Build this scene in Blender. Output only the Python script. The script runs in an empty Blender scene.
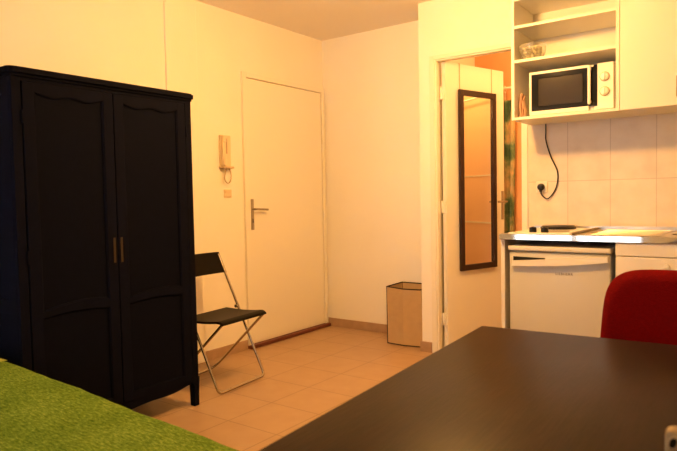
import bpy, bmesh, math, random
from mathutils import Vector, Matrix
random.seed(7)
PI = math.pi
C = bpy.context.scene.collection
H, XC, YC = 2.503, 1.151, -0.3634
XE, YB, XR = 1.978, -5.3, 4.4        # counter's left end, back wall, right wall

# ------------------------------------------------------------------ materials
def mat(name, col, rough=.6, metal=0, noise=0, nscale=8, bump=0, bscale=60, spec=.5, coat=0, trans=0, ior=1.45, stretch=None):
    m = bpy.data.materials.new(name); m.use_nodes = True
    nt = m.node_tree; b = nt.nodes['Principled BSDF']
    b.inputs['Base Color'].default_value = (*col, 1)
    b.inputs['Roughness'].default_value = rough
    b.inputs['Metallic'].default_value = metal
    b.inputs['Specular IOR Level'].default_value = spec
    b.inputs['Coat Weight'].default_value = coat
    b.inputs['Transmission Weight'].default_value = trans
    b.inputs['IOR'].default_value = ior
    tc = nt.nodes.new('ShaderNodeTexCoord'); mp = nt.nodes.new('ShaderNodeMapping')
    nt.links.new(tc.outputs['Object'], mp.inputs['Vector'])
    if stretch: mp.inputs['Scale'].default_value = stretch
    if noise:
        n = nt.nodes.new('ShaderNodeTexNoise'); n.inputs['Scale'].default_value = nscale
        n.inputs['Detail'].default_value = 4
        nt.links.new(mp.outputs[0], n.inputs['Vector'])
        r = nt.nodes.new('ShaderNodeValToRGB')
        r.color_ramp.elements[0].position = .3; r.color_ramp.elements[1].position = .7
        r.color_ramp.elements[0].color = (*[max(0, c*(1-noise)) for c in col], 1)
        r.color_ramp.elements[1].color = (*[min(1, c*(1+noise)) for c in col], 1)
        nt.links.new(n.outputs['Fac'], r.inputs[0]); nt.links.new(r.outputs[0], b.inputs['Base Color'])
    if bump:
        n = nt.nodes.new('ShaderNodeTexNoise'); n.inputs['Scale'].default_value = bscale
        nt.links.new(mp.outputs[0], n.inputs['Vector'])
        bp = nt.nodes.new('ShaderNodeBump'); bp.inputs['Strength'].default_value = bump; bp.inputs['Distance'].default_value = .01
        nt.links.new(n.outputs['Fac'], bp.inputs['Height']); nt.links.new(bp.outputs[0], b.inputs['Normal'])
    return m

def tile_mat(name, col, col2, grout, w, h, off, axes='xy', mortar=.003, rough=.35, marble=0, bump=.15):
    m = bpy.data.materials.new(name); m.use_nodes = True
    nt = m.node_tree; b = nt.nodes['Principled BSDF']; L = nt.links.new
    tc = nt.nodes.new('ShaderNodeTexCoord'); s = nt.nodes.new('ShaderNodeSeparateXYZ'); c = nt.nodes.new('ShaderNodeCombineXYZ')
    L(tc.outputs['Object'], s.inputs[0])
    L(s.outputs['XYZ'.index(axes[0].upper())], c.inputs[0]); L(s.outputs['XYZ'.index(axes[1].upper())], c.inputs[1])
    mp = nt.nodes.new('ShaderNodeMapping'); mp.inputs['Location'].default_value = (-off[0]+50*w, -off[1]+50*h, 0)
    L(c.outputs[0], mp.inputs['Vector'])
    br = nt.nodes.new('ShaderNodeTexBrick'); br.offset = 0; br.squash = 1
    br.inputs['Scale'].default_value = 1; br.inputs['Mortar Size'].default_value = mortar
    br.inputs['Mortar Smooth'].default_value = .3
    br.inputs['Brick Width'].default_value = w; br.inputs['Row Height'].default_value = h
    br.inputs['Color1'].default_value = (*col, 1); br.inputs['Color2'].default_value = (*col2, 1)
    br.inputs['Mortar'].default_value = (*grout, 1)
    L(mp.outputs[0], br.inputs['Vector'])
    n = nt.nodes.new('ShaderNodeTexNoise'); n.inputs['Scale'].default_value = 9; n.inputs['Detail'].default_value = 5
    L(tc.outputs['Object'], n.inputs['Vector'])
    mx = nt.nodes.new('ShaderNodeMixRGB'); mx.blend_type = 'MULTIPLY'; mx.inputs[0].default_value = marble
    r = nt.nodes.new('ShaderNodeValToRGB'); r.color_ramp.elements[0].position = .3; r.color_ramp.elements[1].position = .65
    r.color_ramp.elements[0].color = (.72, .62, .5, 1)
    L(n.outputs['Fac'], r.inputs[0]); L(br.outputs['Color'], mx.inputs[1]); L(r.outputs[0], mx.inputs[2])
    L(mx.outputs[0], b.inputs['Base Color'])
    bp = nt.nodes.new('ShaderNodeBump'); bp.invert = True; bp.inputs['Strength'].default_value = bump; bp.inputs['Distance'].default_value = .004
    L(br.outputs['Fac'], bp.inputs['Height']); L(bp.outputs[0], b.inputs['Normal'])
    b.inputs['Roughness'].default_value = rough
    return m

M = dict(
    wall=mat('wall_paint', (.86, .85, .82), .75, noise=.02, nscale=2, bump=.08, bscale=90),
    entry=mat('entry_paint', (.86, .83, .76), .7, noise=.02, nscale=2, bump=.08, bscale=90),
    ceil=mat('ceiling_paint', (.80, .76, .72), .9, bump=.05),
    door=mat('door_paint', (.84, .81, .74), .45, bump=.03, bscale=30),
    cream=mat('cream_paint', (.82, .80, .72), .45),
    floor=tile_mat('floor_tile', (.44, .295, .185), (.42, .28, .175), (.27, .175, .11), .333, .327, (.985, -1.805), 'xy', .0035, .38, .25),
    skirt=mat('skirting_tile', (.40, .27, .18), .4, noise=.08, nscale=20),
    sill=mat('red_wood', (.12, .028, .014), .5, noise=.2, nscale=20),
    splash=tile_mat('backsplash_tile', (.78, .69, .56), (.75, .66, .54), (.56, .46, .36), .2465, .40, (2.187, 1.208), 'xz', .0022, .3, .35),
    bathtile=mat('peach_tile', (.84, .60, .38), .4),
    bath=mat('bathroom_orange', (.80, .40, .19), .6, noise=.05),
    navy=mat('navy_paint', (.0044, .0050, .0125), .75, noise=.1, nscale=30, bump=.02, bscale=80, spec=.03),
    navy2=mat('navy_paint_panel', (.0036, .0042, .0105), .75, noise=.1, nscale=30, bump=.02, bscale=80, spec=.03),
    brass=mat('aged_brass', (.05, .03, .012), .5, .5),
    steel=mat('stainless_steel', (.74, .73, .71), .05, 1),
    steelb=mat('brushed_steel', (.60, .56, .50), .28, 1, stretch=(1, 40, 1), noise=.1, nscale=20),
    chrome=mat('chrome', (.48, .43, .37), .18, 1),
    dullmetal=mat('dull_grey_metal', (.40, .34, .26), .4, .7),
    black=mat('black_plastic', (.012, .011, .011), .35),
    blackgl=mat('black_glass', (.008, .008, .009), .08, spec=.6),
    dark=mat('void_shade', (.004, .004, .004), .9),  # black painted in for the shade inside holes, recesses and gaps
    table=mat('black_brown_wood', (.015, .0050, .003), .34, noise=.4, nscale=7, bump=.05, bscale=14, stretch=(14, 1.2, 14), spec=.07),
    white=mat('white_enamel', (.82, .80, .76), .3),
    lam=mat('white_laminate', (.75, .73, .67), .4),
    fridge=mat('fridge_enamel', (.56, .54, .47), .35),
    grey=mat('grey_glass', (.035, .03, .028), .12, spec=.5),
    red=mat('red_fabric', (.20, .002, .002), .9, noise=.12, nscale=140, bump=.3, bscale=300, spec=.1),
    seatbl=mat('black_lacquer', (.006, .004, .003), .45, spec=.08),
    fab=mat('beige_fabric', (.52, .37, .20), .9, noise=.04, nscale=20, bump=.3, bscale=200),
    piping=mat('brown_piping', (.035, .018, .012), .8),
    mirror=mat('mirror_glass', (.88, .86, .82), .01, 1),
    mframe=mat('dark_brown_frame', (.028, .012, .010), .4, spec=.4),
    glass=mat('clear_glass', (.95, .95, .92), .03, trans=.9),
    packet=mat('pale_packet', (.85, .78, .45), .5, noise=.1, nscale=30),
    pinkcloth=mat('pale_pink_cloth', (.55, .36, .26), .85, noise=.2, nscale=25),
    whitepl=mat('ivory_plastic', (.74, .60, .42), .4),
    ivoryd=mat('ivory_plastic_shade', (.50, .38, .24), .5),
    pillow=mat('lime_fabric', (.36, .40, .06), .9, noise=.08, nscale=60),
    mattress=mat('off_white_ticking', (.6, .58, .52), .9),
    wood=mat('pine_slat', (.45, .30, .16), .6),
    case=mat('beige_plastic', (.36, .27, .15), .5, noise=.15, nscale=60),
    outside=mat('render_wall', (.7, .7, .68), .9),
)
def emit(name, col, s):
    m = bpy.data.materials.new(name); m.use_nodes = True
    b = m.node_tree.nodes['Principled BSDF']; b.inputs['Emission Color'].default_value = (*col, 1); b.inputs['Emission Strength'].default_value = s
    return m
def spread_mat():
    m = bpy.data.materials.new('green_woven_fabric'); m.use_nodes = True
    nt = m.node_tree; b = nt.nodes['Principled BSDF']; L = nt.links.new
    tc = nt.nodes.new('ShaderNodeTexCoord')
    mp = nt.nodes.new('ShaderNodeMapping'); mp.inputs['Scale'].default_value = (1, 3.2, 1); L(tc.outputs['Object'], mp.inputs[0])
    n = nt.nodes.new('ShaderNodeTexNoise'); n.inputs['Scale'].default_value = 42; n.inputs['Detail'].default_value = 6; n.inputs['Roughness'].default_value = .75
    L(mp.outputs[0], n.inputs[0])
    n2 = nt.nodes.new('ShaderNodeTexNoise'); n2.inputs['Scale'].default_value = 5; L(tc.outputs['Object'], n2.inputs[0])
    r = nt.nodes.new('ShaderNodeValToRGB'); e = r.color_ramp.elements
    e[0].position = .33; e[0].color = (.042, .095, .006, 1); e[1].position = .68; e[1].color = (.27, .37, .060, 1)
    k = e.new(.5); k.color = (.125, .215, .022, 1)
    ad = nt.nodes.new('ShaderNodeMath'); ad.operation = 'MULTIPLY_ADD'; ad.inputs[1].default_value = .25; L(n2.outputs['Fac'], ad.inputs[0])
    sb = nt.nodes.new('ShaderNodeMath'); sb.operation = 'SUBTRACT'; sb.inputs[1].default_value = .125; L(n.outputs['Fac'], sb.inputs[0]); L(sb.outputs[0], ad.inputs[2])
    L(ad.outputs[0], r.inputs[0]); L(r.outputs[0], b.inputs['Base Color'])
    bp = nt.nodes.new('ShaderNodeBump'); bp.inputs['Strength'].default_value = .5; bp.inputs['Distance'].default_value = .006
    L(n.outputs['Fac'], bp.inputs['Height']); L(bp.outputs[0], b.inputs['Normal'])
    b.inputs['Roughness'].default_value = .95; b.inputs['Specular IOR Level'].default_value = .1
    return m
M['spread'] = spread_mat()
def curtain_mat():
    m = bpy.data.materials.new('patterned_curtain'); m.use_nodes = True
    nt = m.node_tree; b = nt.nodes['Principled BSDF']; L = nt.links.new
    tc = nt.nodes.new('ShaderNodeTexCoord')
    n = nt.nodes.new('ShaderNodeTexNoise'); n.inputs['Scale'].default_value = 6; n.inputs['Detail'].default_value = 5; L(tc.outputs['Object'], n.inputs[0])
    r = nt.nodes.new('ShaderNodeValToRGB'); e = r.color_ramp.elements
    e[0].position = .38; e[0].color = (.05, .10, .05, 1); e[1].position = .60; e[1].color = (.55, .36, .18, 1)
    k = e.new(.45); k.color = (.12, .19, .09, 1); k = e.new(.52); k.color = (.34, .30, .15, 1)
    L(n.outputs['Fac'], r.inputs[0]); L(r.outputs[0], b.inputs['Base Color']); b.inputs['Roughness'].default_value = .6
    return m
M['curtain'] = curtain_mat()

# ------------------------------------------------------------------ mesh helpers
def NB(): return bmesh.new()
def box(bm, x0, x1, y0, y1, z0, z1, bev=0, seg=2, mtx=None):
    r = bmesh.ops.create_cube(bm, size=1); vs = r['verts']
    for v in vs:
        v.co = Vector((x0+(v.co.x+.5)*(x1-x0), y0+(v.co.y+.5)*(y1-y0), z0+(v.co.z+.5)*(z1-z0)))
    if bev:
        es = list({e for v in vs for e in v.link_edges})
        o = bmesh.ops.bevel(bm, geom=es, offset=bev, segments=seg, profile=.5, affect='EDGES')
        vs = list({v for f in o['faces'] for v in f.verts} | {v for v in vs if v.is_valid})
    if mtx: bmesh.ops.transform(bm, matrix=mtx, verts=vs)
    return vs
def lathe(bm, prof, c=(0, 0, 0), axis='z', n=32, cap=True):
    rings = []
    for r, h in prof:
        ring = []
        for i in range(n):
            a = 2*PI*i/n; p = (r*math.cos(a), r*math.sin(a), h)
            if axis == 'y': p = (p[0], p[2], p[1])
            if axis == 'x': p = (p[2], p[0], p[1])
            ring.append(bm.verts.new(Vector(c)+Vector(p)))
        rings.append(ring)
    for a, b in zip(rings, rings[1:]):
        for i in range(n): bm.faces.new((a[i], a[(i+1) % n], b[(i+1) % n], b[i]))
    if cap:
        bm.faces.new(rings[0][::-1]); bm.faces.new(rings[-1])
def smooth_path(pts, r=.03, n=6):
    P = [Vector(p) for p in pts]; out = [P[0]]
    for a, b, c in zip(P, P[1:], P[2:]):
        d1 = (a-b); d2 = (c-b); k = min(r, d1.length*.45, d2.length*.45)
        p0 = b+d1.normalized()*k; p1 = b+d2.normalized()*k
        for i in range(n+1):
            t = i/n; out.append(p0*(1-t)**2+b*2*t*(1-t)+p1*t*t)
    out.append(P[-1]); return out
def spline(pts, n=8):
    P = [Vector(p) for p in pts]; P = [P[0]*2-P[1]]+P+[P[-1]*2-P[-2]]; out = []
    for i in range(1, len(P)-2):
        for k in range(n):
            t = k/n; a, b, c, d = P[i-1:i+3]
            out.append(.5*((2*b)+(c-a)*t+(2*a-5*b+4*c-d)*t*t+(3*b-a-3*c+d)*t**3))
    out.append(P[-2]); return out
def tube(bm, pts, r, n=10, closed=False):
    P = [Vector(p) for p in pts]; m = len(P); rings = []; prev = None
    for i in range(m):
        if closed: t = (P[(i+1) % m]-P[i-1]).normalized()
        else: t = (P[min(i+1, m-1)]-P[max(i-1, 0)]).normalized()
        if prev is None:
            u = t.orthogonal().normalized()
        else:
            u = (prev-t*prev.dot(t)).normalized()
        prev = u; w = t.cross(u)
        rings.append([bm.verts.new(P[i]+(u*math.cos(2*PI*k/n)+w*math.sin(2*PI*k/n))*r) for k in range(n)])
    for i in range(m if closed else m-1):
        a = rings[i]; b = rings[(i+1) % m]
        for k in range(n): bm.faces.new((a[k], a[(k+1) % n], b[(k+1) % n], b[k]))
    if not closed: bm.faces.new(rings[0][::-1]); bm.faces.new(rings[-1])
def prism(bm, poly, h0, h1, axis='z'):
    def p(u, v, h): return {'z': (u, v, h), 'y': (u, h, v), 'x': (h, u, v)}[axis]
    a = [bm.verts.new(p(u, v, h0)) for u, v in poly]; b = [bm.verts.new(p(u, v, h1)) for u, v in poly]; n = len(poly)
    bm.faces.new(a[::-1]); bm.faces.new(b)
    for i in range(n): bm.faces.new((a[i], a[(i+1) % n], b[(i+1) % n], b[i]))
def band(bm, u0, u1, lo, hi, h0, h1, axis='x', n=24):
    """slab between two curves lo(t), hi(t)"""
    L = [(u0+(u1-u0)*i/n, lo(i/n)) for i in range(n+1)]; U = [(u0+(u1-u0)*i/n, hi(i/n)) for i in range(n+1)]
    def p(q, h): return {'y': (q[0], h, q[1]), 'x': (h, q[0], q[1]), 'z': (q[0], q[1], h)}[axis]
    V = [[bm.verts.new(p(q, h)) for q in S] for S in (L, U) for h in (h0, h1)]
    a, b, c, d = V   # lo h0, lo h1, hi h0, hi h1
    for i in range(n):
        bm.faces.new((a[i], a[i+1], c[i+1], c[i])); bm.faces.new((b[i], d[i], d[i+1], b[i+1]))
        bm.faces.new((a[i], b[i], b[i+1], a[i+1])); bm.faces.new((c[i], c[i+1], d[i+1], d[i]))
    bm.faces.new((a[0], c[0], d[0], b[0])); bm.faces.new((a[n], b[n], d[n], c[n]))
def obj(name, bm, m, parent=None, smooth=False, label=None):
    bmesh.ops.recalc_face_normals(bm, faces=bm.faces)
    me = bpy.data.meshes.new(name); bm.to_mesh(me); bm.free()
    if smooth:
        for p in me.polygons: p.use_smooth = True
        try: me.set_sharp_from_angle(angle=math.radians(38))
        except Exception: pass
    me.materials.append(M[m] if isinstance(m, str) else m)
    o = bpy.data.objects.new(name, me); C.objects.link(o)
    if parent: o.parent = parent
    if label: o['label'] = label
    return o
def thing(name, label, cat, loc=(0, 0, 0), rz=0, group=None):
    o = bpy.data.objects.new(name, None); C.objects.link(o); o.location = loc; o.rotation_euler = (0, 0, rz)
    o['label'] = label; o['category'] = cat; o.empty_display_size = .1
    if group: o['group'] = group
    return o
def tag(o, label, cat, group=None):
    o['label'] = label; o['category'] = cat
    if group: o['group'] = group
    return o
def struct(name, bm, m, parent=None, label=None, smooth=False):
    o = obj(name, bm, m, parent, smooth)
    if not parent: o['kind'] = 'structure'
    if label: o['label'] = label
    return o
def sbox(name, m, *a, bev=0, parent=None, label=None):
    b = NB(); box(b, *a, bev=bev); return struct(name, b, m, parent, label)
def pbox(name, m, parent, *a, bev=.002, label=None):
    b = NB(); box(b, *a, bev=bev); return obj(name, b, m, parent, label=label)
def cushion(w, h, t, e=5, n=28, curve=0, taper=0):
    """upright padded panel in local x(width) z(height), y thickness"""
    bm = NB(); R = 10; layers = []
    for side in (1, -1):
        rings = []
        for k in range(R+1):
            s = k/R; ring = []
            for i in range(4*n):
                a = 2*PI*i/(4*n); c, s_ = math.cos(a), math.sin(a)
                q = (abs(c)**e+abs(s_)**e)**(-1/e)
                x = q*c*s*w/2; z = q*s_*s*h/2
                x *= 1-taper*(z/h+.5)
                y = side*t/2*(1-s**6)**.5 if s < 1 else 0
                y += curve*(x/(w/2))**2
                ring.append(bm.verts.new((x, y, z)))
            rings.append(ring)
        for a_, b_ in zip(rings, rings[1:]):
            m = len(a_)
            for i in range(m): bm.faces.new((a_[i], a_[(i+1) % m], b_[(i+1) % m], b_[i]))
        layers.append(rings)
    bmesh.ops.remove_doubles(bm, verts=bm.verts, dist=.0003)
    return bm

# ------------------------------------------------------------------ the setting
sbox('floor', 'floor', -.1, XR+.1, YB-.1, .62, -.08, 0)
sbox('ceiling', 'ceil', -.1, XR+.1, YB-.1, .62, H, H+.08)
sbox('wall_left', 'entry', -.1, 0, YB-.1, .62, 0, H)
sbox('trim_1', 'entry', 0, .014, -1.685, -1.425, 0, H, bev=.004)           # pipe casing beside the entry door
sbox('wall_entry', 'wall', 0, XC, 0, .1, 0, H)
sbox('wall_right', 'wall', XR, XR+.1, YB-.1, .62, 0, H)
# partition with the bathroom door opening
b = NB(); box(b, XC, XC+.056, YC, .52, 0, H); box(b, XC+.056, 1.27, YC, YC+.1, 0, H)
struct('wall_partition', b, 'wall')
sbox('wall_lintel', 'wall', 1.27, 1.90, YC, YC+.1, 2.098, H)
sbox('wall_kitchen', 'wall', 1.90, XR, YC, YC+.1, 0, H)
sbox('trim_2', 'splash', 1.942, 3.95, YC-.008, YC, .86, 1.70)             # tiled backsplash
# bathroom shell
sbox('wall_bathroom_back', 'bath', XC, XR, .47, .57, 0, H)
sbox('wall_bathroom_left', 'cream', XC+.056, XC+.062, YC+.1, .47, 0, H)
sbox('wall_bathroom_right', 'entry', 2.75, 2.85, YC+.1, .47, 0, H)
sbox('trim_6', 'bathtile', 1.70, 2.75, .466, .47, 0, H)
sbox('trim_3', 'cream', 1.75, 2.75, .460, .466, 1.295, 1.307)
sbox('trim_4', 'cream', 1.75, 2.75, .460, .466, .885, .900)
# back wall with the french window
wx0, wx1, wz0, wz1 = .42, 1.99, .12, 2.2
b = NB(); box(b, -.1, wx0, YB-.1, YB, 0, H); box(b, wx1, XR+.1, YB-.1, YB, 0, H); box(b, wx0, wx1, YB-.1, YB, 0, wz0); box(b, wx0, wx1, YB-.1, YB, wz1, H)
struct('wall_back', b, 'wall')
w = bpy.data.objects.new('window_1', None); C.objects.link(w); w['kind'] = 'structure'
b = NB()
for x in (wx0, wx1-.05): box(b, x, x+.05, YB-.07, YB-.02, wz0, wz1)
for z in (wz0, wz1-.05): box(b, wx0+.05, wx1-.05, YB-.07, YB-.02, z, z+.05)
box(b, (wx0+wx1)/2-.03, (wx0+wx1)/2+.03, YB-.07, YB-.02, wz0+.05, wz1-.05)
struct('window_frame', b, 'cream', w)
pbox('window_glass', 'glass', w, wx0+.05, wx1-.05, YB-.05, YB-.044, wz0+.05, wz1-.05, bev=0)

# skirting
sbox('baseboard_left', 'skirt', 0, .012, -1.425, -1.005, 0, .070, bev=.002)
sbox('baseboard_entry', 'skirt', .012, XC, -.012, 0, 0, .073, bev=.002)
b = NB(); box(b, XC-.002, 1.232, YC-.012, YC, 0, .075, bev=.002); box(b, XC-.012, XC, YC-.012, 0, 0, .075, bev=.002)
struct('baseboard_partition', b, 'skirt')

# entry door
d = bpy.data.objects.new('door_1', None); C.objects.link(d); d['kind'] = 'structure'; d['label'] = 'plain cream entrance door left of the alcove'
b = NB(); box(b, 0, .022, -1.003, -.963, .0, 2.085, bev=.003); box(b, 0, .022, -.052, -.013, 0, 2.085, bev=.003); box(b, 0, .022, -.963, -.052, 2.045, 2.085, bev=.003)
struct('door_frame', b, 'door', d)
pbox('door_leaf', 'door', d, 0, .014, -.958, -.057, .03, 2.040, bev=.003)
b = NB(); box(b, .0, .003, -.965, -.050, .02, 2.047); obj('door_gap_shade', b, 'ivoryd', d)  # darker sheet standing in for shade in the seam around the leaf
b = NB(); box(b, .014, .021, -.944, -.914, .90, 1.135, bev=.004); obj('handle_plate', b, 'dullmetal', d, label='dull grey metal handle plate')
b = NB(); tube(b, smooth_path([(.02, -.929, 1.058), (.058, -.929, 1.058), (.058, -.80, 1.052)], .015), .0085); hn = obj('door_handle', b, 'dullmetal', d, True, label='dull grey metal lever handle')
b = NB(); box(b, .0205, .0225, -.933, -.925, .955, .985, bev=.001); obj('keyhole', b, 'dark', d)
for z in (1.80, 1.64, .985, .18):
    b = NB(); lathe(b, [(.006, -.04), (.007, -.038), (.007, .038), (.006, .04)], (.026, -.053, z), n=12); obj('hinge', b, 'door', d, True)
sbox('trim_5', 'sill', .0, .05, -1.005, -.012, 0, .028, bev=.006, label='red-brown wooden threshold bar under the entrance door')

# bathroom door frame and door
f = bpy.data.objects.new('door_2', None); C.objects.link(f); f['kind'] = 'structure'; f['label'] = 'cream bathroom door standing open into the bathroom'
b = NB()
box(b, 1.236, 1.276, YC-.010, YC+.1, 0, 2.118, bev=.004); box(b, 1.896, 1.937, YC-.010, YC+.1, 0, 2.118, bev=.004); box(b, 1.276, 1.896, YC-.010, YC+.1, 2.086, 2.118, bev=.004)
box(b, 1.270, 1.288, YC+.0, YC+.045, 0, 2.086, bev=.003); box(b, 1.288, 1.896, YC, YC+.045, 2.076, 2.087, bev=.003)
struct('door_frame', b, 'cream', f)
hx, hy, ang = 1.327, YC+.060, math.radians(73)
dl = bpy.data.objects.new('leaf_pivot', None)
DM = Matrix.Translation((hx, hy, 0)) @ Matrix.Rotation(ang, 4, 'Z')      # local x along the door, local -y the visible face
def dtrans(bm): bmesh.ops.transform(bm, matrix=DM, verts=bm.verts); return bm
b = NB(); box(b, 0, .645, 0, .036, .012, 2.079, bev=.002); leaf = obj('door_leaf', dtrans(b), 'cream', f)
for z in (1.86, 1.05, .24):
    b = NB(); lathe(b, [(.007, -.045), (.008, -.043), (.008, .043), (.007, .045)], (-.012, .030, z), n=12); box(b, -.010, .0, .006, .034, z-.04, z+.04); obj('hinge', dtrans(b), 'cream', f, True)
b = NB(); box(b, .606, .632, -.006, 0, .94, 1.16, bev=.003); obj('handle_plate', dtrans(b), 'dullmetal', f, label='dull grey metal handle plate')
b = NB(); tube(b, smooth_path([(.620, 0, 1.078), (.620, -.05, 1.078), (.51, -.052, 1.078)], .012), .008); obj('door_handle', dtrans(b), 'dullmetal', f, True, label='dull grey metal lever handle on the hall face')
b = NB(); tube(b, smooth_path([(.620, .03, 1.078), (.620, .085, 1.078), (.51, .088, 1.078)], .012), .008); obj('door_handle', dtrans(b), 'dullmetal', f, True, label='dull grey metal lever handle on the bathroom face')
bpy.data.objects.remove(dl)

# mirror hung on the bathroom door
t = thing('mirror', 'tall narrow mirror with dark brown frame hanging on the open bathroom door', 'mirror', (hx, hy, .58), ang)
x0, x1, z0, z1 = .124, .528, 0, 1.315; fw = .042
b = NB()
box(b, x0, x0+fw, -.026, -.004, z0, z1, bev=.004); box(b, x1-fw, x1, -.026, -.004, z0, z1, bev=.004)
box(b, x0+fw-.002, x1-fw+.002, -.025, -.004, z0, z0+fw, bev=.004); box(b, x0+fw-.002, x1-fw+.002, -.025, -.004, z1-fw, z1, bev=.004)
obj('frame', b, 'mframe', t, label='dark brown frame')
pbox('glass', 'mirror', t, x0+fw-.004, x1-fw+.004, -.012, -.005, z0+fw-.004, z1-fw+.004, bev=0)
for x in (.146, .500):
    b = NB(); box(b, x-.0035, x+.0035, -.0035, -.001, z1-.03, 1.502); box(b, x-.0035, x+.0035, -.0035, .0385, 1.4995, 1.502); box(b, x-.0035, x+.0035, .0365, .0385, 1.46, 1.502)
    obj('hanging_strap', b, 'ivoryd', t, label='thin beige strap hooked over the door top')

# bathroom: rail and curtain
t = thing('shower_rail', 'thin pale shower rail high across the bathroom behind the open door', 'rail', (1.2, .40, 1.965))
b = NB(); tube(b, [(.006, 0, 0), (1.55, 0, 0)], .009); obj('pole', b, 'cream', t, True)
for x in (.009, 1.541):
    b = NB(); lathe(b, [(.02, -.003), (.02, .003)], (x, 0, 0), 'x', 16); obj('end_flange', b, 'cream', t, True)
t = thing('shower_curtain', 'green patterned shower curtain hanging in the bathroom behind the open door', 'curtain', (1.24, .40, .25))
b = NB(); cols = []; N = 90
for i in range(N+1):
    u = i/N; row = []
    for k in range(13):
        v = k/12; wv = .026*math.sin(u*38+v*.8)+.008*math.sin(u*95)
        xx = u*.34*(1-.06*math.sin(v*PI))+.004*math.sin(9*v+2)
        row.append(b.verts.new((xx, wv*(.55+.45*(1-v)), v*1.62)))
    cols.append(row)
for a_, c_ in zip(cols, cols[1:]):
    for k in range(12): b.faces.new((a_[k], c_[k], c_[k+1], a_[k+1]))
sh = obj('curtain_cloth', b, 'curtain', t, True); md = sh.modifiers.new('s', 'SOLIDIFY'); md.thickness = .002
for i in range(6):
    b = NB(); r = [(.015+i*.06, .021*math.cos(a), 1.706+.026*math.sin(a)) for a in [2*PI*k/16 for k in range(16)]]; r = [(p[0], p[1], p[2]-.0) for p in r]
    tube(b, r, .002, 6, True); box(b, .0135+i*.06, .0165+i*.06, -.002, .002, 1.61, 1.684); obj('curtain_ring', b, 'cream', t, True)

# ------------------------------------------------------------------ wardrobe
WX, WY0, WY1, WZ = .675, -3.004, -2.052, 1.70
t = thing('wardrobe', 'dark navy two-door wardrobe with wavy-topped panels against the left wall', 'wardrobe', (.33, -2.515, 0))
wl = Matrix.Translation((-.33, 2.515, 0))
def wp(bm): bmesh.ops.transform(bm, matrix=wl, verts=bm.verts); return bm
WB = .06
b = NB()
box(b, WB, WX-.022, WY1-.022, WY1, .14, 1.672, bev=.002)                      # right side
box(b, WB, WX-.022, WY0+.02, WY0+.04, .14, 1.672)                              # left side panel (recessed)
for (p, q) in ((WB, WB+.06), (WX-.09, WX-.022)): box(b, p, q, WY0, WY0+.022, .14, 1.672, bev=.003)
box(b, WB+.06, WX-.09, WY0+.002, WY0+.02, 1.60, 1.672, bev=.002)
band(b, WB+.06, WX-.09, lambda s: .14, lambda s: .20, WY0+.002, WY0+.02, 'y') if False else box(b, WB+.06, WX-.09, WY0+.002, WY0+.02, .14, .22, bev=.002)
box(b, WB+.06, WX-.09, WY0+.002, WY0+.02, .655, .715, bev=.002)
box(b, WB, WB+.012, WY0+.02, WY1-.02, .14, 1.672); box(b, WB, WX-.03, WY0+.02, WY1-.02, .14, .16); box(b, WB, WX-.02, WY0+.01, WY1-.01, 1.655, 1.672)
obj('carcass', wp(b), 'navy', t)
b = NB()                                                                        # front frame: stiles, head
box(b, WX-.024, WX, WY0, WY0+.042, .12, 1.672, bev=.004); box(b, WX-.024, WX, WY1-.042, WY1, .12, 1.672, bev=.004)
box(b, WX-.024, WX-.001, WY0+.04, WY1-.04, 1.652, 1.672)
obj('front_frame', wp(b), 'navy', t)
b = NB()
band(b, WY0+.03, WY1-.03, lambda s: .103+.028*abs(2*s-1)**2.2+.004*math.cos(6*PI*s), lambda s: .158, WX-.022, WX-.002, 'x', 40)
obj('apron', wp(b), 'navy', t)
b = NB()                                                                        # cornice, stepped and rounded
def rr(x0, x1, y0, y1, r, n=6):
    o = [(x0, y0)]
    for k in range(n+1):
        a = -PI/2+PI/2*k/n; o.append((x1-r+r*math.cos(a), y0+r+r*math.sin(a)))
    for k in range(n+1):
        a = PI/2*k/n; o.append((x1-r+r*math.cos(a), y1-r+r*math.sin(a)))
    return o+[(x0, y1)]
prism(b, rr(WB-.01, WX+.008, WY0-.008, WY1+.008, .015), 1.668, 1.680)
prism(b, rr(WB-.01, WX+.020, WY0-.018, WY1+.018, .03), 1.680, 1.700)
prism(b, rr(WB-.01, WX+.014, WY0-.012, WY1+.012, .03), 1.700, 1.706)
obj('cornice', wp(b), 'navy', t)
for lx, ly in ((WX-.022, WY0+.016), (WX-.022, WY1-.014), (WB+.03, WY0+.022), (WB+.03, WY1-.022)):
    b = NB(); pr = [(.0185, 0), (.0195, .004), (.0205, .06), (.022, .11), (.024, .16)]
    sx = 1 if ly > -2.5 else -1
    rings = []
    for r, z in pr:
        off = .006*sx*math.sin(z/.16*PI)
        rings.append([b.verts.new((lx+a*r*.92, ly+off*0+c*r*.8, z)) for a, c in ((-1, -1), (1, -1), (1, 1), (-1, 1))])
    for p, q in zip(rings, rings[1:]):
        for i in range(4): b.faces.new((p[i], p[(i+1) % 4], q[(i+1) % 4], q[i]))
    b.faces.new(rings[0][::-1]); b.faces.new(rings[-1]); obj('leg', wp(b), 'navy', t)
mid = (WY0+.044+WY1-.044)/2
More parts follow.
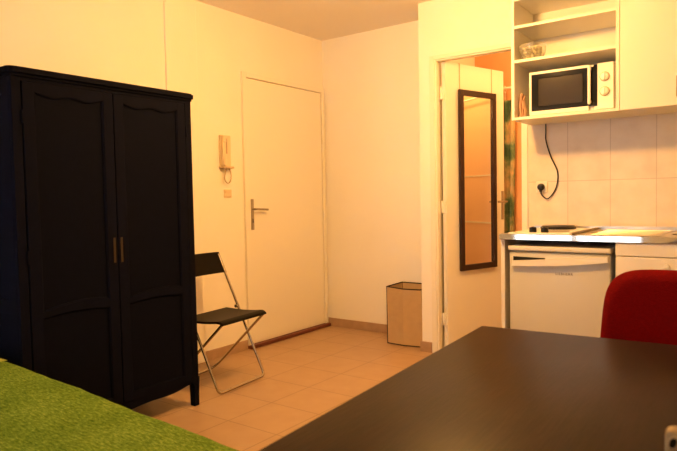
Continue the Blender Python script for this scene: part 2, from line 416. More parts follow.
for y0, y1, hs in ((WY0+.045, mid-.0015, -1), (mid+.0015, WY1-.045, 1)):
    b = NB(); X0, X1 = WX-.016, WX+.004; st = .053
    box(b, X0, X1, y0, y0+st, .145, 1.65, bev=.004); box(b, X0, X1, y1-st, y1, .145, 1.65, bev=.004)
    wave = lambda s: math.cos(2*PI*abs(s-.5)*1.0)   # crest in the middle
    s_top = lambda s: 1.600+.006*math.cos(4*PI*s)+.003*(2*s-1)**4
    band(b, y0+st-.003, y1-st+.003, s_top, lambda s: 1.65, X0, X1-.0005, 'x', 30)
    box(b, X0, X1-.0005, y0+st-.003, y1-st+.003, .145, .185)
    band(b, y0+st-.003, y1-st+.003, lambda s: .632+.013*math.sin(PI*s), lambda s: .655+.026*math.sin(PI*min(1,s*.78)), X0, X1-.0005, 'x', 30)
    door = obj('door', wp(b), 'navy', t)
    b = NB(); box(b, WX-.014, WX-.006, y0+st-.01, y1-st+.01, .175, .64); box(b, WX-.014, WX-.006, y0+st-.01, y1-st+.01, .64, 1.625)
    obj('panel', wp(b), 'navy2', door)
    b = NB(); xm = WX-.003; ya, yb = y0+st+.002, y1-st-.002; n = 30
    up = [(xm, ya+(yb-ya)*i/n, s_top(i/n)-.003) for i in range(n+1)]
    lo = [(xm, ya+(yb-ya)*i/n, (.658+.026*math.sin(PI*min(1, i/n*.78)))) for i in range(n+1)]
    tube(b, up+lo[::-1], .0045, 6, True)
    up = [(xm, ya+(yb-ya)*i/n, .629+.013*math.sin(PI*i/n)) for i in range(n+1)]
    tube(b, up+[(xm, yb, .188), (xm, ya, .188)], .0045, 6, True)
    obj('moulding', wp(b), 'navy', door, True)
    ye = y1-.018 if hs < 0 else y0+.018
    b = NB(); box(b, X1, X1+.002, ye-.006, ye+.006, .84, .96, bev=.0009); obj('keyhole_plate', wp(b), 'brass', door, label='small brass keyhole plate')
    for z in (1.50, .90, .30):
        yy = y0-.004 if hs < 0 else y1+.004
        b = NB(); lathe(b, [(.004, -.028), (.005, -.026), (.005, .026), (.004, .028)], (WX+.004, yy, z), n=10); obj('hinge', wp(b), 'navy', door, True)

# ------------------------------------------------------------------ folding chair
t = thing('folding_chair', 'black and chrome folding chair beside the wardrobe in front of the left wall', 'chair', (.43, -1.70, 0), math.radians(6))
R = .0085
b = NB()   # front-foot loop: rises to the backrest
hw = .215
tube(b, smooth_path([(-.155, hw, .775), (.205, hw, .012), (.205, -hw, .012), (-.155, -hw, .775)], .035, 8), R); obj('back_frame', b, 'chrome', t, True, label='chromed tube frame from the front foot bar to the backrest')
b = NB(); h2 = .195
tube(b, smooth_path([(.235, h2, .422), (-.20, h2, .012), (-.20, -h2, .012), (.235, -h2, .422)], .09, 8), R); obj('rear_leg_frame', b, 'chrome', t, True, label='chromed tube frame ending in the rear foot bar')
b = NB()
n = 14; rows = []
for i in range(n+1):
    u = i/n
    x = -.060+.325*u; z = .434+.010*u-.022*math.exp(-((u-1)/.10)**2)*0
    dip = -.010*math.sin(PI*u)
    edge = -.018*max(0, (u-.9)/.1)**2
    rows.append((x, z+dip+edge))
hwS = .206
prism(b, [(x, z) for x, z in rows]+[(x, z-.013) for x, z in rows[::-1]], -hwS, hwS, 'y')
SH = Matrix.Translation((-.004, -.026, 0))
ed = [e for e in b.edges if abs(e.verts[0].co.y-e.verts[1].co.y) < 1e-5]
bmesh.ops.bevel(b, geom=[e for e in b.edges if abs(abs(e.verts[0].co.y)-hwS) < 1e-5 and abs(abs(e.verts[1].co.y)-hwS) < 1e-5], offset=.003, segments=2, affect='EDGES')
bmesh.ops.transform(b, matrix=SH, verts=b.verts); obj('seat', b, 'seatbl', t, True)
b = NB(); n = 14; F = []
def bx(s, z): return -.098-.4695*(z-.657)*1.0-.022*(1-(2*s-1)**2)
for i in range(n+1):
    s = i/n; y = -.222+.444*s; F.append([(bx(s, z)+dx, y, z) for dx in (.006, -.006) for z in (.657, .789)])
V = [[b.verts.new(p) for p in r] for r in F]
for p, q in zip(V, V[1:]):
    b.faces.new((p[0], q[0], q[1], p[1])); b.faces.new((p[2], p[3], q[3], q[2])); b.faces.new((p[0], p[2], q[2], q[0])); b.faces.new((p[1], q[1], q[3], p[3]))
for r in (V[0], V[-1]): b.faces.new((r[0], r[1], r[3], r[2]))
obj('backrest', b, 'seatbl', t, True)
for y in (hw, -hw):
    for (x, z) in ((.0, .449),):
        b = NB(); lathe(b, [(.011, -.012), (.011, .012)], (x, y-.008*(1 if y > 0 else -1), z-.006), 'y', 14); obj('pivot', b, 'chrome', t, True)
# ------------------------------------------------------------------ laundry bin
t = thing('laundry_bin', 'beige fabric bin with dark brown piping in the alcove corner', 'laundry bin', (.96, -.17, 0))
def L2(ps): return [(x-.96, y+.17) for x, y in ps]
base = L2([(.815, -.300), (.96, -.310), (1.118, -.280), (1.122, -.04), (.962, -.032), (.808, -.035)])
rim = L2([(.812, -.300), (.985, -.352), (1.120, -.330), (1.122, -.045), (.962, -.034), (.795, -.036)])
b = NB(); nz = 8; rings = []
hb = .443
for k in range(nz+1):
    v = k/nz
    rings.append([b.verts.new((p[0]*(1-v**1.5)+q[0]*v**1.5, p[1]*(1-v**1.5)+q[1]*v**1.5, .004+v*(hb-.004))) for p, q in zip(base, rim)])
for p, q in zip(rings, rings[1:]):
    for i in range(6): b.faces.new((p[i], p[(i+1) % 6], q[(i+1) % 6], q[i]))
b.faces.new(rings[0][::-1])
o = obj('body', b, 'fab', t); md = o.modifiers.new('s', 'SOLIDIFY'); md.thickness = .004; md.offset = -1 if False else 0
b = NB(); tube(b, [(x, y, hb) for x, y in rim], .0050, 8, True); obj('rim_piping', b, 'piping', t, True, label='dark brown piping around the rim')
b = NB(); tube(b, [(x, y, .007) for x, y in base], .0045, 8, True); obj('base_piping', b, 'piping', t, True, label='dark brown piping around the base')
for i in (0, 3, 5):
    b = NB(); tube(b, [(base[i][0]*(1-(k/nz)**1.5)+rim[i][0]*(k/nz)**1.5, base[i][1]*(1-(k/nz)**1.5)+rim[i][1]*(k/nz)**1.5, .006+k/nz*(hb-.006)) for k in range(nz+1)], .0045, 8); obj('edge_piping', b, 'piping', t, True, label='dark brown upright piping')

# ------------------------------------------------------------------ intercom and switch
t = thing('intercom_handset', 'ivory wall intercom handset left of the entrance door', 'intercom', (0, -1.188, 1.37))
b = NB(); box(b, 0, .022, -.050, .050, 0, .228, bev=.006); obj('base', b, 'whitepl', t)
b = NB(); box(b, .022, .044, -.048, -.014, .004, .226, bev=.010, seg=3); box(b, .028, .052, -.047, -.015, .170, .224, bev=.01, seg=3); box(b, .028, .052, -.047, -.015, .006, .055, bev=.01, seg=3); obj('handset', b, 'whitepl', t, True)
b = NB(); box(b, .021, .0235, .002, .013, .095, .205, bev=.001); obj('gap_shade', b, 'skirt', t, label='narrow darker strip painted as the shaded gap beside the handset')  # raised strip, its darker colour paints the shade between handset and base
b = NB(); box(b, .0, .05, -.051, .052, -.012, .003, bev=.004); obj('lower_lip', b, 'ivoryd', t)
pts = spline([(.03, -.01, -.01), (.03, -.022, -.05), (.03, -.028, -.09), (.03, .0, -.118), (.03, .03, -.10), (.03, .036, -.05), (.02, .03, -.01)], 30)
b = NB(); cp = []
for i, p in enumerate(pts):
    a = i*1.1; cp.append(p+Vector((.004*math.cos(a), .004*math.sin(a), 0)))
tube(b, cp, .0022, 6); obj('coiled_cord', b, 'ivoryd', t, True)
t = thing('light_switch', 'small ivory double light switch below the intercom', 'switch', (0, -1.165, 1.178))
b = NB(); box(b, 0, .008, -.036, .036, -.03, .03, bev=.003); obj('plate', b, 'whitepl', t)
for z in (-.013, .013):
    b = NB(); box(b, .008, .013, -.026, .026, z-.009, z+.009, bev=.002); obj('rocker', b, 'whitepl', t)

# ------------------------------------------------------------------ kitchenette
YF = YC-.6
t = thing('worktop', 'stainless steel kitchen worktop with drainer and round sink under the tiled wall', 'worktop', (XE, YC, .88))
W_ = 1.82
dz = .03
b = NB()   # top sheet with round bowl hole, drainer recess
bc = (1.0, -.33); br_ = .175
# outer slab as boxes around the bowl
x0, x1 = bc[0]-br_-.02, bc[0]+br_+.02; y0, y1 = bc[1]-br_-.02, bc[1]+br_+.02
box(b, 0, x0, -.6, -.010, .018, dz); box(b, x1, W_, -.6, -.010, .018, dz); box(b, x0, x1, -.6, y0, .018, dz); box(b, x0, x1, y1, -.010, .018, dz)
n = 48; outer = []; inner = []
for i in range(n):
    a = 2*PI*i/n; c, s = math.cos(a), math.sin(a); q = 1/max(abs(c), abs(s))
    outer.append(b.verts.new((bc[0]+c*q*(br_+.02), bc[1]+s*q*(br_+.02), dz))); inner.append(b.verts.new((bc[0]+c*br_, bc[1]+s*br_, dz)))
for i in range(n): b.faces.new((outer[i], outer[(i+1) % n], inner[(i+1) % n], inner[i]))
obj('top_sheet', b, 'steelb', t)
b = NB(); box(b, 0, W_, -.605, -.594, 0, dz+.001, bev=.0015); box(b, 0, .006, -.6, -.01, 0, dz); obj('front_edge', b, 'steel', t, label='bright turned-down front edge')
b = NB(); lathe(b, [(br_+.004, dz+.001), (br_-.004, dz), (br_-.008, -.05), (br_-.03, -.12), (.03, -.135), (.001, -.135)], (bc[0], bc[1], 0), n=48, cap=False); obj('sink_bowl', b, 'steel', t, True)
b = NB()
for i in range(9):
    yy = -.50+i*.048; tube(b, [(.47, yy, dz+.001), (.76, yy, dz+.001)], .004, 8)
tube(b, smooth_path([(.43, -.555, dz+.001), (.80, -.555, dz+.001), (.80, -.06, dz+.001), (.43, -.06, dz+.001), (.43, -.55, dz+.001)], .03), .003, 6)
obj('drainer_ribs', b, 'steelb', t, True)
b = NB(); box(b, 0, W_, -.012, -.0085, dz-.01, dz+.02); obj('rear_upstand', b, 'steelb', t)
# tap is out of the frame on the right but belongs to the sink
b = NB(); lathe(b, [(.024, 0), (.024, .01), (.016, .02), (.016, .09), (.012, .10)], (1.12, -.075, dz), n=20); tube(b, smooth_path([(1.12, -.075, dz+.06), (1.12, -.10, dz+.12), (1.06, -.26, dz+.13), (1.055, -.275, dz+.10)], .02), .009); obj('tap', b, 'chrome', t, True)

t = thing('hob', 'small white electric hob with black knobs at the left end of the worktop', 'hob', (XE+.045, YC-.585, .911))
b = NB(); box(b, 0, .335, .0, .56, 0, .008, bev=.003); obj('hob_plate', b, 'white', t)
b = NB(); box(b, .333, .349, .0, .56, .0, .013, bev=.003); obj('side_rail', b, 'dullmetal', t, label='grey metal rail along the right edge')
for x, y, r in ((.150, .425, .096), (.215, .16, .07)):
    b = NB(); hh = .026 if r > .08 else .004
    lathe(b, [(r*.8, .008), (r+.006, .009), (r+.006, .009+hh*.4), (r, .010+hh*.5), (r-.004, .010+hh*.7), (r*.55, .010+hh*.7), (r*.5, .010+hh*.6), (.001, .010+hh*.6)], (x, y, 0), n=40)
    obj('hotplate', b, 'black' if r > .08 else 'dullmetal', t, True, label='black raised rear hotplate' if r > .08 else 'low grey front hotplate')
for x in (.121, .186):
    b = NB(); lathe(b, [(.019, .008), (.0205, .012), (.019, .034), (.014, .037)], (x, .055, 0), n=20); box(b, x-.003, x+.003, .039, .071, .034, .040, bev=.001); obj('knob', b, 'black', t, True, label='black knob')

# left end panel of the kitchenette
t = tag(pbox('end_panel', 'lam', None, XE, XE+.022, YF+.02, YC-.01, 0, .879), 'white upright end panel left of the fridge under the worktop', 'panel')

# fridge
FX0, FX1, FY = 2.024, 2.556, YF+.01
t = thing('fridge', 'small white under-counter fridge with curved handle lip', 'fridge', ((FX0+FX1)/2, FY+.27, 0))
fl = Matrix.Translation((-(FX0+FX1)/2, -(FY+.27), 0))
def fp(bm): bmesh.ops.transform(bm, matrix=fl, verts=bm.verts); return bm
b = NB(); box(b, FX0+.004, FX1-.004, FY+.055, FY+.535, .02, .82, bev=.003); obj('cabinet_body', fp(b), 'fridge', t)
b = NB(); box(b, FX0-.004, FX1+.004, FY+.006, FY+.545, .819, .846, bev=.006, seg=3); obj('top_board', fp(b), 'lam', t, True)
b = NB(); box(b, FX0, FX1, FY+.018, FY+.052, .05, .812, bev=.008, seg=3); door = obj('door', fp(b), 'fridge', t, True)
b = NB()
lo = lambda s: .733+.005*s+.035*s*s; hi = lambda s: .762+.040*s**1.1
band(b, FX0+.022, FX1-.008, lo, hi, FY-.004, FY+.022, 'y', 40)
bmesh.ops.bevel(b, geom=[e for e in b.edges if abs(e.verts[0].co.y-(FY-.004)) < 1e-5 and abs(e.verts[1].co.y-(FY-.004)) < 1e-5 and len(e.link_faces) == 2 and abs(e.link_faces[0].normal.y-e.link_faces[1].normal.y) > .3], offset=.003, segments=2, affect='EDGES')
obj('handle_lip', fp(b), 'lam', door, True, label='curved handle lip across the door top')
b = NB(); band(b, FX0+.024, FX0+.20, lambda s: .755+.02*s, lambda s: .785-.004*s, FY+.014, FY+.020, 'y'); obj('grip_shade', fp(b), 'dark', door, label='black patch painted as the shade of the grip recess at the left of the handle lip')  # flat black patch, paints the shade inside the grip
cv = bpy.data.curves.new('badge', 'FONT'); cv.body = 'LIEBHERR'; cv.size = .019; cv.extrude = .0005; cv.align_x = 'CENTER'; cv.align_y = 'CENTER'; cv.space_character = 1.15
tmp = bpy.data.objects.new('tmp', cv); C.objects.link(tmp); bpy.context.view_layer.update()
me = bpy.data.meshes.new_from_object(tmp.evaluated_get(bpy.context.evaluated_depsgraph_get())); bpy.data.objects.remove(tmp)
b = NB(); b.from_mesh(me)
bmesh.ops.transform(b, matrix=Matrix.Translation((2.325, FY+.0175, .699)) @ Matrix.Rotation(PI/2, 4, 'X'), verts=b.verts)
obj('badge', fp(b), 'mframe', door, label='small dark lettering badge')
b = NB(); box(b, FX0+.02, FX1-.02, FY+.05, FY+.07, .0, .048); obj('plinth', fp(b), 'black', t)
# added black board standing in for the shade in the gaps around the fridge
b = NB(); box(b, XE+.024, 2.583, YC-.028, YC-.016, .02, .878); tag(obj('niche_shade_board', b, 'dark'), 'black board standing in for the shade in the gaps around the fridge', 'board')

def base_unit(x0, x1, label, knobside=1):
    t = thing('base_cabinet', label, 'cabinet', ((x0+x1)/2, YC-.3, 0), 0, 'white units under the worktop')
    w = x1-x0; b = NB()
    for x in (-w/2, w/2-.018): box(b, x, x+.018, -.275, .285, .0, .879)
    box(b, -w/2+.018, w/2-.018, -.275, .285, .10, .118); box(b, -w/2+.018, w/2-.018, .27, .285, .118, .70)
    box(b, -w/2+.018, w/2-.018, -.235, -.22, 0, .10)
    obj('body', b, 'lam', t)
    pbox('top_rail', 'lam', t, -w/2, w/2, -.297, -.277, .812, .878, bev=.003)
    dr = pbox('door', 'lam', t, -w/2+.001, w/2-.001, -.297, -.277, .105, .808, bev=.004)
    b = NB(); lathe(b, [(.001, -.328), (.012, -.326), (.015, -.318), (.009, -.308), (.007, -.297)], (knobside*(w/2-.05) if abs(knobside) == 1 else knobside, 0, .769), 'y', 20); obj('knob', b, 'lam', dr, True)
    return t
base_unit(2.585, 3.19, 'white sink cabinet right of the fridge behind the red chair', -.069)
base_unit(3.195, 3.795, 'white base cabinet right of the sink cabinet, beyond the red chair', 1)

# open shelf unit with microwave
SX0, SX1, SY, SZ0, SZ1 = 1.959, 2.552, YC-.35, 1.570, 2.281
t = thing('shelf_unit', 'white open wall shelf unit with microwave above the hob', 'shelf unit', ((SX0+SX1)/2, YC, SZ0))
sl = Matrix.Translation((-(SX0+SX1)/2, -YC, -SZ0))
def sp(bm): bmesh.ops.transform(bm, matrix=sl, verts=bm.verts); return bm
for x in (SX0, SX1-.018):
    b = NB(); box(b, x, x+.018, SY, YC-.001, SZ0, SZ1, bev=.001); obj('side_panel', sp(b), 'lam', t)
for z in (SZ0, 1.905, 2.104, SZ1-.017):
    b = NB(); box(b, SX0+.018, SX1-.018, SY+.001, YC-.006, z, z+.016); obj('shelf', sp(b), 'lam', t)
b = NB(); box(b, SX0+.01, SX1-.01, YC-.006, YC-.001, SZ0, SZ1); obj('back_panel', sp(b), 'lam', t)

def wall_cab(x0, x1, label, hx):
    t = thing('wall_cabinet', label, 'cabinet', ((x0+x1)/2, YC, SZ0), 0, 'white wall cabinets')
    w = x1-x0; b = NB(); box(b, -w/2, w/2, -.333, -.001, 0, .72, bev=.001); obj('body', b, 'lam', t)
    dr = pbox('door', 'lam', t, -w/2+.001, w/2-.001, -.351, -.334, .001, .719, bev=.002)
    b = NB(); tube(b, smooth_path([(hx, -.350, .045), (hx, -.374, .045), (hx, -.374, .145), (hx, -.350, .145)], .01), .005, 8); obj('handle', b, 'dullmetal', dr, True, label='grey metal bow handle')
wall_cab(2.554, 2.853, 'white wall cabinet right of the microwave shelf', .124)
wall_cab(2.855, 3.154, 'white wall cabinet second to the right of the microwave shelf', -.124)
wall_cab(3.156, 3.755, 'wide white wall cabinet furthest right above the worktop', -.26)

# microwave
MX0, MX1, MY, MZ0, MZ1 = 2.038, 2.506, -.632, 1.598, 1.852
t = thing('microwave', 'white microwave oven with black door and two dials on the lowest shelf', 'microwave', ((MX0+MX1)/2, MY+.13, 1.586))
micro = t
ml = Matrix.Translation((-(MX0+MX1)/2, -(MY+.13), -1.586))
def mp_(bm): bmesh.ops.transform(bm, matrix=ml, verts=bm.verts); return bm
b = NB(); box(b, MX0+.002, MX1-.002, MY+.02, YC-.012, MZ0, MZ1, bev=.004); obj('casing', mp_(b), 'white', t)
b = NB()
for a_ in ((MX0, MX0+.013, MZ0, MZ1), (MX0+.013, 2.375, MZ1-.015, MZ1), (MX0+.013, 2.375, MZ0, MZ0+.024)): box(b, a_[0], a_[1], MY, MY+.02, a_[2], a_[3], bev=.0015)
mdoor = obj('door', mp_(b), 'white', t)
b = NB(); box(b, MX0+.012, 2.402, MY+.003, MY+.018, MZ0+.022, MZ1-.013); obj('door_glass', mp_(b), 'blackgl', mdoor, label='glossy black door glass')
b = NB(); box(b, MX0+.052, 2.345, MY+.0005, MY+.004, MZ0+.050, MZ1-.042, bev=.004); obj('viewing_window', mp_(b), 'grey', mdoor, label='dark grey viewing window')
b = NB(); box(b, 2.375, 2.391, MY-.028, MY-.014, MZ0+.03, MZ1-.008, bev=.005, seg=3)
for z in (MZ0+.04, MZ1-.03): box(b, 2.377, 2.389, MY-.016, MY+.004, z, z+.012)
obj('handle', mp_(b), 'white', mdoor, True, label='white vertical bar handle')
b = NB(); box(b, 2.422, MX1, MY-.002, MY+.02, MZ0, MZ1, bev=.003); box(b, 2.405, 2.423, MY+.004, MY+.02, MZ0, MZ0+.02); cp_ = obj('control_panel', mp_(b), 'white', t)
b = NB(); box(b, 2.401, 2.4225, MY+.002, MY+.019, MZ0+.02, MZ1-.003); obj('dark_strip', mp_(b), 'blackgl', t)
for z in (1.775, 1.694):
    b = NB(); lathe(b, [(.027, MY-.002), (.027, MY-.005), (.0245, MY-.006)], (2.461, 0, z), 'y', 32); ring = obj('dial_ring', mp_(b), 'ivoryd', cp_, True, label='beige ring around the dial')
    b = NB(); lathe(b, [(.022, MY-.005), (.021, MY-.018), (.018, MY-.020)], (2.461, 0, z), 'y', 28); box(b, 2.4585, 2.4635, MY-.026, MY-.018, z-.018, z+.018, bev=.001); obj('dial', mp_(b), 'white', cp_, True)
for x in (MX0+.03, MX1-.03):
    for y in (MY+.04, YC-.04):
        b = NB(); lathe(b, [(.012, 1.5865), (.014, MZ0+.001)], (x, y, 0), n=14); obj('foot', mp_(b), 'black', t, True)
# power cord and plug, socket
YW = YC-.008
t = thing('power_socket', 'ivory round wall socket on the tiles above the hob', 'socket', (2.028, YW, 1.175))
b = NB(); box(b, -.036, .036, -.008, 0, -.036, .036, bev=.004); obj('plate', b, 'lam', t)
b = NB(); lathe(b, [(.024, -.0095), (.022, -.008)], (0, 0, 0), 'y', 24); obj('insert', b, 'lam', t, True)
def cl(ps): return [(x-2.028, y-YW, z-1.175) for x, y, z in ps]
pts = cl([(2.062, YW-.028, 1.569), (2.060, YW-.022, 1.52), (2.059, YW-.014, 1.463), (2.087, YW-.010, 1.364), (2.128, YW-.010, 1.266), (2.119, YW-.010, 1.169), (2.072, YW-.014, 1.102), (2.036, YW-.022, 1.122), (2.028, YW-.030, 1.150)])
MT = Matrix.Translation((2.028, YW, 1.175)) @ Matrix.Identity(4)
b = NB(); tube(b, spline(pts, 8), .0042, 8); bmesh.ops.transform(b, matrix=MT, verts=b.verts); cable = obj('power_cord', mp_(b), 'black', micro, True)
b = NB(); lathe(b, [(.021, -.012), (.023, -.018), (.022, -.030), (.016, -.042), (.010, -.044)], (0, 0, 0), 'y', 24); tube(b, [(0, -.030, -.008), (0, -.030, -.030)], .008, 10); bmesh.ops.transform(b, matrix=MT, verts=b.verts); obj('plug', mp_(b), 'black', cable, True)

# bowl with pale packets, cloth beside the microwave
t = thing('glass_bowl', 'clear glass bowl of pale packets on the middle shelf', 'bowl', (2.060, -.632, 1.9215))
b = NB(); pr = [(.036, 0), (.052, .004), (.072, .040), (.080, .088), (.077, .088), (.069, .041), (.049, .009), (.001, .008)]
lathe(b, pr, (0, 0, 0), n=40, cap=True); obj('bowl', b, 'glass', t, True)
k = 0
pk = None
for lay, (rad, cnt, z) in enumerate(((.026, 5, .022), (.042, 8, .044), (.044, 8, .066), (.018, 3, .072))):
    for i in range(cnt):
        a = 2*PI*i/cnt+lay*.6; x, y = 2.060+rad*math.cos(a), -.632+rad*math.sin(a)
        if pk is None:
            b = NB(); bmesh.ops.create_icosphere(b, subdivisions=2, radius=.012)
            for v in b.verts: v.co = Vector((v.co.x*1.25, v.co.y*1.0, v.co.z*.75)); v.co *= 1+.18*math.sin(v.co.x*400+v.co.y*300)
            pk = obj('pale_packet', b, 'packet', None, True); p = pk
        else:
            p = pk.copy(); C.objects.link(p)
        p.location = (x, y, 1.9212+z); p.rotation_euler = (a*1.3, a*.7, a)
        tag(p, 'small pale yellow packet heaped in the glass bowl on the middle shelf', 'packet', 'pale packets in the glass bowl')
t = tag(obj('folded_cloth', (lambda: NB())() if False else NB(), 'pinkcloth'), 'pale pinkish crumpled cloth stuffed upright left of the microwave', 'cloth')
b = NB(); cols = []
for i in range(25):
    u = i/24; row = []
    for k in range(11):
        v = k/10; hgt = .095+.05*abs(math.sin(u*PI*2.2+.5))
        row.append(b.verts.new((0+.040*u*(1-.25*v)+.004*math.sin(v*6), .018*math.sin(u*20)+.006*math.sin(v*9+u*5)-.02+.02*v, v*hgt)))
    cols.append(row)
for p, q in zip(cols, cols[1:]):
    for k in range(10): b.faces.new((p[k], q[k], q[k+1], p[k+1]))
b.to_mesh(t.data); b.free(); t.location = (1.986, -.640, 1.588)
for p in t.data.polygons: p.use_smooth = True
md = t.modifiers.new('s', 'SOLIDIFY'); md.thickness = .004

# ------------------------------------------------------------------ table
TA = math.radians(3.9)
t = thing('table', 'large dark black-brown wooden table filling the foreground', 'table', (2.564, -2.592, 0), TA)
TW, TL = .95, 1.36
b = NB(); box(b, 0, TW, -TL, 0, .722, .75, bev=.003); obj('tabletop', b, 'table', t, True)
b = NB()
for a_ in ((.05, TW-.05, -.07, -.05), (.05, TW-.05, -TL+.05, -TL+.07), (.05, .07, -TL+.07, -.07), (TW-.07, TW-.05, -TL+.07, -.07)): box(b, *a_, .66, .7215)
obj('apron', b, 'table', t)
for x in (.03, TW-.09):
    for y in (-.09, -TL+.03): pbox('leg', 'table', t, x, x+.06, y, y+.06, 0, .7215, bev=.003)

# object on the table in the corner
t = thing('plastic_case', 'small rounded beige plastic case with a dark oval hole standing on the table corner', 'case', (3.197, -3.458, .75), math.radians(4))
b = NB(); box(b, -.034, .034, -.014, .014, 0, .105, bev=.009, seg=4); obj('case_body', b, 'case', t, True)
b = NB(); pr = [(.0062, -.0155), (.0075, -.0150), (.0080, -.0135)]
lathe(b, pr, (0, 0, 0), 'y', 24, cap=False)
bmesh.ops.transform(b, matrix=Matrix.Translation((-.0250, 0, .0915)) @ Matrix.Rotation(math.radians(20), 4, 'Y') @ Matrix.Diagonal((.62, 1, 1.05, 1)), verts=b.verts); obj('hole_rim', b, 'fab', t, True)
b = NB(); lathe(b, [(.0062, -.0148), (.0062, -.0138)], (0, 0, 0), 'y', 24)
bmesh.ops.transform(b, matrix=Matrix.Translation((-.0250, 0, .0915)) @ Matrix.Rotation(math.radians(20), 4, 'Y') @ Matrix.Diagonal((.62, 1, 1.05, 1)), verts=b.verts); obj('hole', b, 'dark', t, label='dark oval hole')

# ------------------------------------------------------------------ red chair
t = thing('office_chair', 'red fabric swivel chair with rounded backrest tucked under the far side of the table', 'chair', (3.04, -2.42, 0), math.radians(4))
b = cushion(.475, .42, .062, e=4.6, curve=-.030, taper=.11); bmesh.ops.transform(b, matrix=Matrix.Translation((0, .27, .678)) @ Matrix.Rotation(math.radians(-6), 4, 'X'), verts=b.verts)
obj('backrest', b, 'red', t, True)
b = cushion(.48, .46, .075, e=4.5); bmesh.ops.transform(b, matrix=Matrix.Translation((0, -.01, .45)) @ Matrix.Rotation(PI/2, 4, 'X'), verts=b.verts)
obj('seat', b, 'red', t, True)
b = NB(); tube(b, smooth_path([(0, -.02, .402), (0, .22, .398), (0, .318, .48), (0, .315, .64)], .07), .016); obj('back_support', b, 'black', t, True)
b = NB(); lathe(b, [(.028, .10), (.028, .25), (.018, .252), (.018, .38), (.06, .395), (.06, .408)], n=24); obj('gas_column', b, 'black', t, True)
for i in range(5):
    a = 2*PI*i/5+.3; b = NB(); tube(b, [(.02*math.cos(a), .02*math.sin(a), .125), (.15*math.cos(a), .15*math.sin(a), .105), (.28*math.cos(a), .28*math.sin(a), .075)], .018); lg = obj('base_arm', b, 'black', t, True)
    b = NB(); lathe(b, [(.020, -.018), (.027, -.012), (.027, .012), (.020, .018)], (0, 0, 0), 'x', 18); tube(b, [(0, 0, 0), (0, 0, .045)], .006)
    bmesh.ops.transform(b, matrix=Matrix.Translation((.28*math.cos(a), .28*math.sin(a), .0275)) @ Matrix.Rotation(a+PI/2, 4, 'Z'), verts=b.verts); obj('castor', b, 'black', lg, True)

# ------------------------------------------------------------------ bed
BA = math.radians(-3.7)
bx0, bl, bw = .10, 2.12, .95
bo = (bx0, -3.008, 0)
t = thing('bed', 'low single bed under the green bedspread in front of the wardrobe', 'bed', bo, BA)
b = NB()
box(b, .03, bl-.03, -.065, -.035, .20, .29); box(b, .03, bl-.03, -bw+.035, -bw+.065, .20, .29); box(b, .03, .06, -bw+.065, -.065, .20, .29); box(b, bl-.06, bl-.03, -bw+.065, -.065, .20, .29)
for i in range(12): box(b, .12+i*.16, .19+i*.16, -bw+.065, -.065, .262, .278)
obj('bed_frame', b, 'wood', t)
for x in (.035, bl-.09):
    for y in (-.09, -bw+.04): pbox('leg', 'wood', t, x, x+.05, y, y+.05, 0, .20)
b = NB(); box(b, .03, bl-.03, -bw+.03, -.03, .291, .464, bev=.03, seg=3); obj('mattress', b, 'mattress', t, True)
# bedspread: draped shell
b = NB(); NXs, NYs = 70, 40; g = {}
import mathutils.noise as mn
def drape(u, v):
    # signed distances past the bed edge become drop
    x, y = u, v; drop = 0
    R_ = .026
    def fold(c, lo, hi):
        if c < lo: return lo, lo-c, -1
        if c > hi: return hi, c-hi, 1
        return c, 0, 0
    X, dx, sx = fold(x, .0+R_, bl-R_); Y, dy, sy = fold(y, -bw+R_, 0-R_)
    dd = math.hypot(dx, dy)
    if dd == 0: ox = oy = 0; z = .476
    else:
        nx, ny = sx*dx/dd, sy*dy/dd
        if dd < R_*PI/2:
            a = dd/R_; o_ = R_*math.sin(a); z = .476-R_*(1-math.cos(a))
        else:
            o_ = R_; z = .476-R_-(dd-R_*PI/2); o_ += .004*math.sin((x+y)*22)*min(1, (dd-R_)/.2)
        ox, oy = nx*o_, ny*o_
    w_ = .006*mn.noise(Vector((x*3, y*3, 0)))+.0025*mn.noise(Vector((x*14, y*14, 3)))
    return Vector((X+ox, Y+oy, max(.10, z)+(w_ if z > .45 else 0)))
us = [-.30+(bl+.60)*i/NXs for i in range(NXs+1)]; vs = [-bw-.30+(bw+.60)*j/NYs for j in range(NYs+1)]
# finer near edges
us = sorted(set([round(q, 4) for q in us]+[round(.035-.055*k/8, 4) for k in range(9)]+[round(bl-.035+.055*k/8, 4) for k in range(9)]))
vs = sorted(set([round(q, 4) for q in vs]+[round(-.035+.055*k/8, 4) for k in range(9)]+[round(-bw+.035-.055*k/8, 4) for k in range(9)]))
G = [[b.verts.new(drape(u, v)) for v in vs] for u in us]
for i in range(len(us)-1):
    for j in range(len(vs)-1): b.faces.new((G[i][j], G[i+1][j], G[i+1][j+1], G[i][j+1]))
o = obj('bedspread', b, 'spread', None, True); o.location = bo; o.rotation_euler = (0, 0, BA)
for p in o.data.polygons: p.use_smooth = True
tag(o, 'grass-green woven bedspread draped over the bed in the bottom left corner', 'bedspread')
b = NB(); n = 20
V1 = {}
for side in (1, -1):
    for i in range(n+1):
        for j in range(n+1):
            u, v = 2*i/n-1, 2*j/n-1
            edge = max(0, (1-u**4)*(1-v**4))
            x = u*(.26-.02*(1-abs(v)**3*0)*(1-v*v)*abs(u)*0); y = v*.19
            x *= 1-.05*(1-v*v)*abs(u); y *= 1-.05*(1-u*u)*abs(v)
            V1[side, i, j] = b.verts.new((x, y, (.034 if side > 0 else -.008)*edge**.55))
    for i in range(n):
        for j in range(n): b.faces.new((V1[side, i, j], V1[side, i+1, j], V1[side, i+1, j+1], V1[side, i, j+1]))
bmesh.ops.remove_doubles(b, verts=b.verts, dist=.0004)
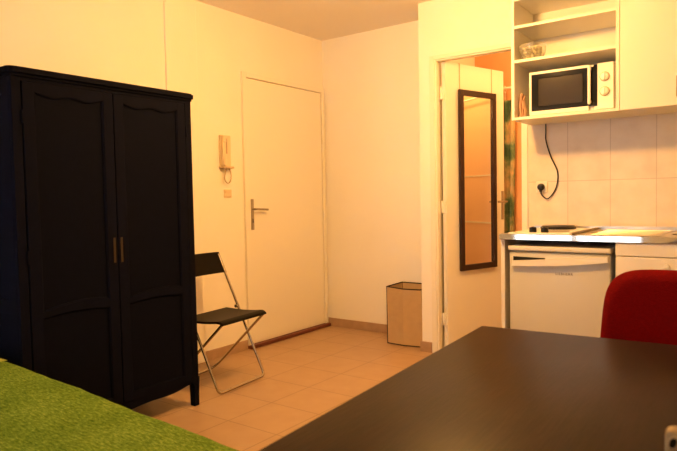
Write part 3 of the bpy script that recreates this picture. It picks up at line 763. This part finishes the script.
o = obj('cushion', b, 'pillow', None, True); o.location = (.450, -3.275, .489); o.rotation_euler = (0, 0, math.radians(2))
tag(o, 'thin lime green cushion lying on the bedspread at the left edge', 'cushion')

# ------------------------------------------------------------------ lamps, daylight, added fill
LX, LY = 1.84, -1.80
t = thing('ceiling_lamp', 'small round ceiling lamp with bare bulb in front of the kitchen', 'lamp', (LX, LY, H))
b = NB(); lathe(b, [(.05, 0), (.05, -.02), (.02, -.035), (.006, -.04), (.006, -.15), (.02, -.155), (.02, -.18)], n=28); obj('ceiling_rose', b, 'white', t, True)
b = NB(); lathe(b, [(.013, -.18), (.014, -.195), (.028, -.22), (.030, -.235), (.022, -.255), (.004, -.262)], n=24); obj('bulb', b, emit('bulb_glow', (1, .62, .28), 8), t, True)
def light(kind, name, loc, e, col, **k):
    l = bpy.data.lights.new(name, kind); l.energy = e; l.color = col
    for a_, v in k.items(): setattr(l, a_, v)
    o = bpy.data.objects.new(name, l); C.objects.link(o); o.location = loc; return o
light('POINT', 'ceiling_lamp_light', (LX, LY, H-.30), 131, (1, .50, .13), shadow_soft_size=.08)
o = light('AREA', 'daylight', ((wx0+wx1)/2, YB-.13, (wz0+wz1)/2), 42, (.86, .94, 1), shape='RECTANGLE', size=wx1-wx0, size_y=wz1-wz0)
o.rotation_euler = (-PI/2, 0, PI) if False else (PI/2, 0, 0)
light('POINT', 'bathroom_fill', (2.1, .05, 2.2), 14, (1, .52, .16), shadow_soft_size=.06)  # fill added to brighten the bathroom, no fixture behind it
w = bpy.data.worlds.new('world'); bpy.context.scene.world = w; w.use_nodes = True
w.node_tree.nodes['Background'].inputs[0].default_value = (.75, .85, 1, 1); w.node_tree.nodes['Background'].inputs[1].default_value = 1.0

# ------------------------------------------------------------------ camera
yaw, pitch, roll, F = .63496, .04536, -.01921, 606.54
cy, sy = math.cos(yaw), math.sin(yaw); cp, spn = math.cos(pitch), math.sin(pitch); cr, sr = math.cos(roll), math.sin(roll)
fwd = Vector((-sy, cy, 0)); rt = Vector((cy, sy, 0)); up = Vector((0, 0, 1))
fv = fwd*cp-up*spn; uv = up*cp+fwd*spn
r2 = rt*cr+uv*sr; u2 = uv*cr-rt*sr
cam = bpy.data.cameras.new('camera'); co = bpy.data.objects.new('camera', cam); C.objects.link(co)
mw = Matrix(((r2.x, u2.x, -fv.x, 3.27362), (r2.y, u2.y, -fv.y, -4.25118), (r2.z, u2.z, -fv.z, 1.1304), (0, 0, 0, 1)))
co.matrix_world = mw
cam.sensor_width = 36; cam.lens = F*36/677; cam.clip_start = .05
cam.dof.use_dof = True; cam.dof.focus_distance = 4.0; cam.dof.aperture_fstop = 6.3
sc = bpy.context.scene; sc.camera = co
sc.view_settings.view_transform = 'Standard'; sc.view_settings.look = 'None'; sc.view_settings.gamma = 1; sc.view_settings.use_curve_mapping = False
sc.view_settings.exposure = 0.0
sc.cycles.max_bounces = 10; sc.cycles.diffuse_bounces = 6
